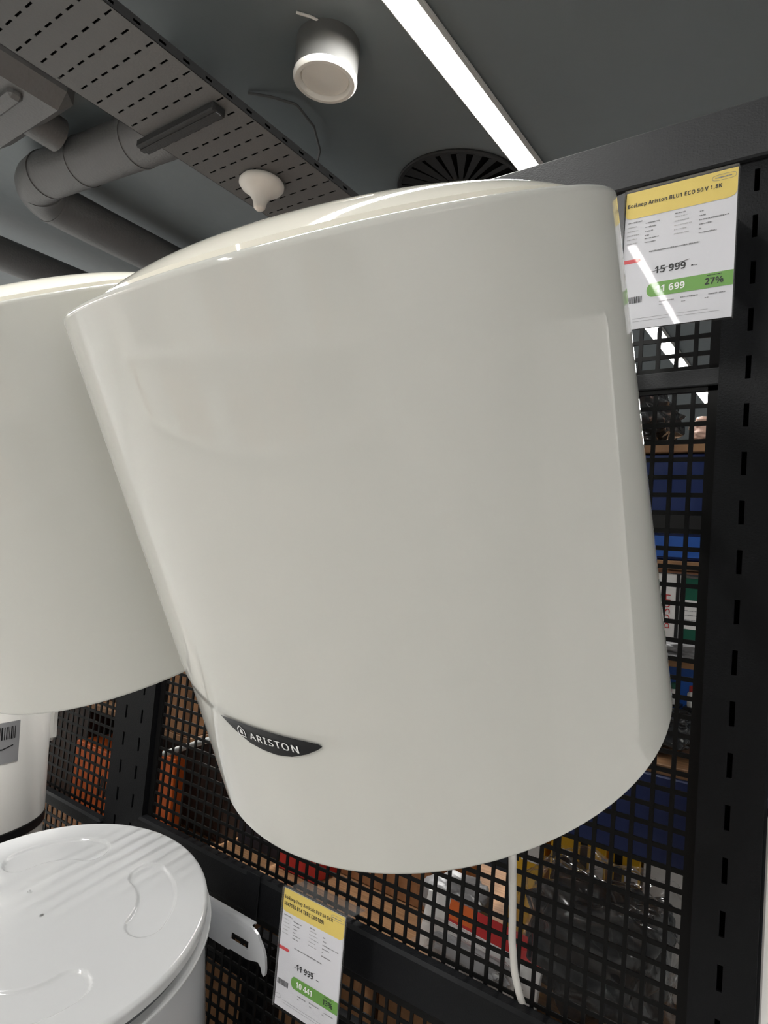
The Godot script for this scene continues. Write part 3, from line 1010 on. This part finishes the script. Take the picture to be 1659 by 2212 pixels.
	m.lathe(PackedVector2Array([Vector2(0.0, -0.0012), Vector2(0.206, -0.0012)]), 48)
	part("plenum", m, M.void, t)
	for i in 24:
		m = MB.new()
		var q := Transform3D(Basis(Vector3.UP, TAU * i / 24.0), Vector3.ZERO) * Transform3D(Basis(Vector3.BACK, 0.25), Vector3(0, -0.007, 0))
		m.prism(PackedVector2Array([Vector2(-0.006, 0.062), Vector2(0.006, 0.062), Vector2(0.0165, 0.208), Vector2(-0.0165, 0.208)]), -0.001, 0.001, q * Transform3D(Basis(Vector3.RIGHT, PI / 2), Vector3.ZERO))
		part("vane", m, M.ceiling_grey, t)
	# loose cable looping on the ceiling
	m = MB.new()
	var c := Curve3D.new()
	var w := [Vector3(-1.46, 1.294, -1.16), Vector3(-1.405, 1.288, -1.20), Vector3(-1.357, 1.283, -1.255), Vector3(-1.37, 1.275, -1.345), Vector3(-1.425, 1.27, -1.436), Vector3(-1.49, 1.268, -1.49)]
	for i in w.size():
		var d: Vector3 = (w[mini(i + 1, w.size() - 1)] - w[maxi(i - 1, 0)]) / 6.0
		c.add_point(w[i], -d, d)
	pts = PackedVector3Array()
	for i in 41:
		pts.append(c.sample_baked(c.get_baked_length() * i / 40.0))
	m.tube(pts, 0.004, 8)
	single("ceiling_cable", m, M.duct, "thin grey cable looping on the ceiling near the cylinder fitting", "cable", Vector3.ZERO)

# ------------------------------------------------------------------ what stands behind the mesh
func rear_shelving() -> void:
	var t := thing("rear_shelving", "tan shelves with blue rails behind the black rack mesh", "shelving")
	t.position.y = EYE.y
	for s in [[-0.60, -0.14, 0.190, 0.0, -0.945], [-0.60, -0.14, 0.030, 0.0, -0.945], [-0.60, -0.14, -0.092, 0.0, -0.89], [-0.60, -0.14, -0.212, 0.10, -0.84], [-1.05, -0.14, -0.615, 0.0, -0.84], [-2.08, -1.17, -0.425, 0.0, -0.95], [-2.08, -1.17, -0.70, 0.0, -0.84], [-2.08, -1.17, 0.10, 0.0, -0.95]]:
		var m := MB.new()
		m.box(Vector3(s[0], s[2] - 0.012, -1.30), Vector3(s[1], s[2], s[4]), 0.001)
		part("shelf_board", m, M.board, t)
		if s[3] > 0.0:
			m = MB.new()
			m.box(Vector3(s[0], s[2] - 0.012 - s[3], -0.845), Vector3(s[1], s[2] - 0.013, -0.838), 0.002)
			part("shelf_rail", m, M.blue, t)
	for x in [-0.765, -1.62]:
		var m := MB.new()
		m.box(Vector3(x - 0.03, -1.7, -0.836), Vector3(x + 0.03, -0.628, -0.803), 0.002)
		part("rear_post", m, M.rack, t)
	for b in [[-1.05, -0.14], [-2.08, -1.17]]:
		var m := MB.new()
		m.box(Vector3(b[0], -0.70, -0.824), Vector3(b[1], -0.665, -0.804), 0.002)
		part("rear_beam", m, M.rack, t)

func carton(called: String, lo: Vector3, hi: Vector3, mat: Material, label: String, category: String, turn := 0.0, group := "") -> Node3D:
	var c := Vector3((lo.x + hi.x) / 2, lo.y, (lo.z + hi.z) / 2)
	var t := thing(called, label, category, c, Basis(Vector3.UP, turn), group)
	var m := MB.new()
	m.box(lo - c, hi - c, 0.0015)
	part("body", m, mat, t)
	return t

func face_box(t: Node3D, called: String, x0: float, x1: float, y0: float, y1: float, z: float, mat: Material, thick := 0.001) -> MeshInstance3D:
	var m := MB.new()
	m.box(Vector3(x0, y0, z), Vector3(x1, y1, z + thick))
	return part(called, m, mat, t)

func crumpled(lo: Vector3, hi: Vector3, seed_: int, rough: float) -> MB:
	# a lumpy pack: a rounded box pushed about by noise
	var fn := FastNoiseLite.new()
	fn.seed = seed_
	fn.frequency = 2.6
	fn.fractal_octaves = 3
	var c := (lo + hi) / 2
	var h := (hi - lo) / 2
	var m := MB.new()
	m.sheet(72, 40, func(a: float, b: float) -> Vector3:
		var u := TAU * a
		var w := PI * (b - 0.5)
		var d := Vector3(cos(w) * cos(u), sin(w), cos(w) * sin(u))
		var p := Vector3(signf(d.x) * pow(absf(d.x), 0.45), signf(d.y) * pow(absf(d.y), 0.5), signf(d.z) * pow(absf(d.z), 0.45))
		var k := 1.0 - rough * clampf(0.45 + fn.get_noise_3dv(p * 0.35 + c * 7.0), 0.0, 1.0)
		return (p * h) * k, true)
	return m

func products() -> void:
	var z := -0.95
	var m: MB
	# top shelf: a black bag and something light beside it
	single("black_bag", crumpled(Vector3(-0.36, 0.19, -1.10), Vector3(-0.20, 0.27, -0.92), 21, 0.35), M.bag, "black crinkled bag on the top shelf behind the mesh", "bag", Vector3(-0.29, 0.232, -1.01))
	single("pale_pack", crumpled(Vector3(-0.03, -0.02, -0.03), Vector3(0.03, 0.02, 0.03), 22, 0.3), M.skin_pack, "small pale pack at the right end of the top shelf", "package", Vector3(-0.168, 0.212, -0.97))
	# second shelf: a blue tool case with dark latch band
	var t := carton("tool_case", Vector3(-0.42, 0.031, -1.18), Vector3(-0.15, 0.176, z), M.blue, "blue tool case with dark latch band behind the mesh", "tool case")
	face_box(t, "latch_band", -0.135, 0.135, 0.036, 0.062, 0.115, M.black_plastic, 0.003)
	face_box(t, "bright_base", -0.135, 0.135, 0.004, 0.032, 0.115, M.bright_blue, 0.003)
	# third shelf: white box with red letters, green box with white sticker
	t = carton("white_box", Vector3(-0.232, -0.091, -1.10), Vector3(-0.196, 0.012, z), M.white_panel, "white upright box with red lettering beside the green box", "box")
	m = MB.new()
	var side := func(p: Vector2, lift: float) -> Vector3: return Vector3(p.y, p.x, 0.0755 + lift * 0.001)
	m.text("BOSCH", plain_font, Rect2(0.030, -0.007, 0.045, 0.011), func(p: Vector2, lift: float) -> Vector3: return Vector3(-p.y, p.x, 0.0757 + lift * 0.001))
	part("lettering", m, M.red, t)
	face_box(t, "blue_edge", -0.018, -0.0145, 0.0, 0.103, 0.0751, M.bright_blue, 0.0004)
	face_box(t, "dark_edge", 0.0135, 0.018, 0.0, 0.103, 0.0751, M.black_plastic, 0.0004)
	t = carton("green_box", Vector3(-0.194, -0.091, -1.10), Vector3(-0.155, 0.008, z), M.green_box, "dark green box with white sticker beside the white box", "box")
	var stk := face_box(t, "sticker", -0.016, 0.012, 0.032, 0.070, 0.0751, M.white_panel, 0.0004)
	m = MB.new()
	for k in 5:
		bars(m, func(p: Vector2, lift: float) -> Vector3: return Vector3(p.x, p.y, 0.0757 + lift * 0.001), -0.014, 0.008, 0.038 + 0.006 * k, 0.001)
	part("print", m, M.print_grey, stk)
	single("clear_pack", crumpled(Vector3(-0.06, -0.012, -0.05), Vector3(0.06, 0.012, 0.05), 23, 0.4), M.grey_plastic, "glossy clear pack lying in front of the green box", "package", Vector3(-0.20, -0.080, -0.895))
	t = carton("blue_case", Vector3(-0.36, -0.212, -1.16), Vector3(-0.15, -0.106, -0.97), M.bright_blue, "bright blue case low behind the mesh, over small bottles", "tool case")
	for k in 2:
		var bt := thing("small_bottle", ["small clear bottle with green cap before the blue case", "small clear bottle with red cap before the blue case"][k], "bottle", Vector3(-0.192 + 0.022 * k, -0.155, -0.93))
		m = MB.new()
		m.lathe(PackedVector2Array([Vector2(0, 0), Vector2(0.006, 0), Vector2(0.0065, 0.002), Vector2(0.0065, 0.016), Vector2(0.004, 0.019)]), 20)
		part("glass", m, M.print_white, bt)
		m = MB.new()
		m.lathe(PackedVector2Array([Vector2(0.0045, 0.019), Vector2(0.0045, 0.026), Vector2(0, 0.027)]), 20)
		part("cap", m, [M.green_box, M.red][k], bt)
		m = MB.new()
		m.box(Vector3(-0.009, -0.003, -0.01), Vector3(0.009, 0.0, 0.01))
		part("stand", m, M.black_plastic, bt)
	single("dark_pack", crumpled(Vector3(-0.05, -0.03, -0.06), Vector3(0.05, 0.022, 0.06), 24, 0.4), M.bag, "dark wrapped pack under the small bottles", "package", Vector3(-0.20, -0.180, -0.92))
	# low shelf: yellow boxes at the back, wrapped tools in front
	var ys := [[-0.475, -0.415], [-0.405, -0.365], [-0.36, -0.315], [-0.305, -0.262]]
	var yl := ["yellow box with black strip, leftmost of the row", "yellow box with black strip, second in the row", "yellow box with black strip, third in the row", "yellow box with black strip, rightmost of the row"]
	for k in 4:
		t = carton("yellow_box", Vector3(ys[k][0], -0.614, -1.22), Vector3(ys[k][1], -0.40 + 0.012 * (k % 2), -1.10), M.yellow, yl[k], "box", 0.0, "yellow boxes on the low shelf")
		var w: float = (ys[k][1] - ys[k][0]) / 2
		face_box(t, "black_strip", -w + 0.004, -w + 0.016, 0.12, 0.205, 0.0601, M.black_plastic, 0.0005)
		face_box(t, "white_field", -w + 0.020, w - 0.003, 0.125, 0.165, 0.0601, M.white_panel, 0.0005)
	t = carton("white_carton", Vector3(-0.258, -0.614, -1.22), Vector3(-0.165, -0.405, -1.10), M.white_panel, "white carton to the right of the yellow boxes", "box")
	# big clear bag over dark tool
	t = thing("wrapped_tool", "large dark tool in a shiny clear bag on the low shelf", "package", Vector3(-0.285, -0.605, -0.99))
	var o := part("dark_tool", crumpled(Vector3(-0.10, 0, -0.07), Vector3(0.10, 0.19, 0.07), 25, 0.35), M.bag, t)
	o.position = Vector3(0, 0.09, 0)
	o = part("clear_bag", crumpled(Vector3(-0.12, 0, -0.085), Vector3(0.12, 0.215, 0.085), 26, 0.30), M.film, t)
	o.position = Vector3(0, 0.10, 0)
	# blister pack with red header lying in front
	t = thing("blister_pack", "clear blister pack with red and orange header card", "package", Vector3(-0.450, -0.60, -0.910), Basis(Vector3.UP, -0.10) * Basis(Vector3.RIGHT, -0.25))
	m = MB.new(); m.box(Vector3(-0.10, 0.0, -0.02), Vector3(0.105, 0.085, -0.012), 0.001)
	part("card", m, M.white_panel, t)
	m = MB.new(); m.box(Vector3(-0.055, 0.058, -0.012), Vector3(0.105, 0.088, -0.0105), 0.0004)
	part("red_header", m, M.red, t)
	m = MB.new(); m.box(Vector3(-0.055, 0.062, -0.0105), Vector3(-0.010, 0.088, -0.0095), 0.0003)
	part("orange_corner", m, M.orange, t)
	o = part("blister", crumpled(Vector3(-0.095, 0, -0.02), Vector3(0.10, 0.06, 0.02), 27, 0.35), M.film, t)
	o.position = Vector3(0, 0.03, 0.008)
	o = part("grey_tool", crumpled(Vector3(-0.07, 0, -0.012), Vector3(0.07, 0.036, 0.012), 28, 0.3), M.grey_plastic, t)
	o.position = Vector3(0.0, 0.030, 0.004)
	# grey wrapped pack left of it
	single("grey_pack", crumpled(Vector3(-0.06, -0.045, -0.05), Vector3(0.06, 0.045, 0.05), 29, 0.3), M.grey_plastic, "grey wrapped pack left of the red-headed blister pack", "package", Vector3(-0.53, -0.567, -1.03))
	carton("cardboard_box", Vector3(-0.80, -0.614, -1.25), Vector3(-0.60, -0.452, -1.05), M.carton, "plain cardboard box low behind the mesh", "box")
	carton("red_case", Vector3(-0.90, -0.614, -1.11), Vector3(-0.805, -0.50, -0.98), M.red, "dark red case beside the plain cardboard box", "tool case")
	# left bay: orange box, cardboard, glint tube
	t = carton("orange_box", Vector3(-1.60, -0.699, -1.08), Vector3(-1.405, -0.525, z), M.orange, "bright orange box behind the left mesh panel", "box")
	m = MB.new()
	var of := func(p: Vector2, lift: float) -> Vector3: return Vector3(p.x, p.y, 0.0657 + lift * 0.001)
	m.fill(PackedVector2Array([Vector2(0.020, 0.07), Vector2(0.032, 0.07), Vector2(0.040, 0.115), Vector2(0.030, 0.12)]), of)
	m.fill(PackedVector2Array([Vector2(0.045, 0.07), Vector2(0.056, 0.075), Vector2(0.066, 0.125), Vector2(0.056, 0.12)]), of)
	m.fill(PackedVector2Array([Vector2(0.066, 0.06), Vector2(0.084, 0.055), Vector2(0.080, 0.085), Vector2(0.070, 0.09)]), of)
	part("black_print", m, M.print_black, t)
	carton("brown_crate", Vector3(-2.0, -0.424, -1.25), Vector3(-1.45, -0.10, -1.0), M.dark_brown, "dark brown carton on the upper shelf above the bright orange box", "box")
	carton("cardboard_box", Vector3(-1.40, -0.424, -1.25), Vector3(-1.172, -0.255, -0.952), M.carton, "cardboard box high behind the mesh by the double-slotted upright", "box")
	carton("orange_case", Vector3(-1.258, -0.699, -0.985), Vector3(-1.205, -0.478, -0.95), M.orange, "narrow orange box seen just right of the double-slotted upright", "box")
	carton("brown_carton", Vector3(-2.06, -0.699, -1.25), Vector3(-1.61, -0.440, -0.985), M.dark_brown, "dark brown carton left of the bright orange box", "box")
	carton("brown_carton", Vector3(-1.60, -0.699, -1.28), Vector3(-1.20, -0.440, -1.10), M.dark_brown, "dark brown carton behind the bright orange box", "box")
	for k in 2:
		carton("large_carton", Vector3(-1.04 + 0.45 * k, -1.69, -1.30), Vector3(-0.60 + 0.45 * k, -0.66, -0.90), M.carton, ["large cardboard carton below the low shelf, left one", "large cardboard carton below the low shelf, right one"][k], "box")
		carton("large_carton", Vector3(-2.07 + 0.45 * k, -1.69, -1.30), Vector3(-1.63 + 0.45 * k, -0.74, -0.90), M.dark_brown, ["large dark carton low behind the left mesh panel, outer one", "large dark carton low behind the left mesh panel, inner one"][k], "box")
	carton("light_block_carton", Vector3(-1.04, -0.614, -1.28), Vector3(-0.915, -0.20, -1.00), M.navy, "tall navy carton added to block light left of the dark red case", "box")  # both navy cartons are added to block light from behind
	carton("light_block_carton", Vector3(-0.905, -0.449, -1.28), Vector3(-0.62, -0.20, -1.06), M.navy, "wide navy carton added to block light over the plain cardboard box", "box")
	t = thing("far_shelving", "dark shelving of the next aisle far behind the mesh", "shelving", Vector3(-1.6, -1.7, -2.9))
	m = MB.new()
	m.box(Vector3(-2.6, 0.0, -0.03), Vector3(2.6, 2.0, 0.03), 0.003)
	part("back_panel", m, M.navy, t)
	for k in 5:
		m = MB.new()
		m.box(Vector3(-2.6, 0.10 + 0.45 * k, 0.0305), Vector3(2.6, 0.13 + 0.45 * k, 0.36), 0.002)
		part("shelf_board", m, M.navy, t)
	m = MB.new()
	m.tube(PackedVector3Array([Vector3(-0.08, -0.035, 0), Vector3(0.08, 0.035, 0)]), 0.006, 14)
	single("glint_tube", m, M.print_white, "thin white tube standing in for a glint behind the mesh", "tube", Vector3(-1.10, -0.415, -0.90))  # white rod put in for a light reflection

# ------------------------------------------------------------------ across the aisle (seen in reflections)
func opposite_shelving() -> void:
	var t := thing("opposite_shelving", "tall shelving across the aisle behind the viewer", "shelving", Vector3(-1.0, -1.7, 2.0))
	var m := MB.new()
	m.box(Vector3(-4, 0, 0.45), Vector3(3.5, 2.2, 0.5))
	part("back_panel", m, M.rack_rail, t)
	for y in [0.1, 0.65, 1.2, 1.75]:
		m = MB.new()
		m.box(Vector3(-4, y, 0.0), Vector3(3.5, y + 0.03, 0.449), 0.002)
		part("shelf_board", m, M.white_panel, t)
		var x := -3.95
		while x < 3.3:
			var w := 0.2 + 0.4 * rng.randf()
			var h := 0.2 + 0.28 * rng.randf()
			m = MB.new()
			m.box(Vector3(x, y + 0.0305, 0.05), Vector3(x + w, y + 0.03 + h, 0.42), 0.003)
			part("carton", m, [M.white_panel, M.carton, M.grey_plastic, M.white_plastic][rng.randi() % 4], t)
			x += w + 0.03 + 0.15 * rng.randf()
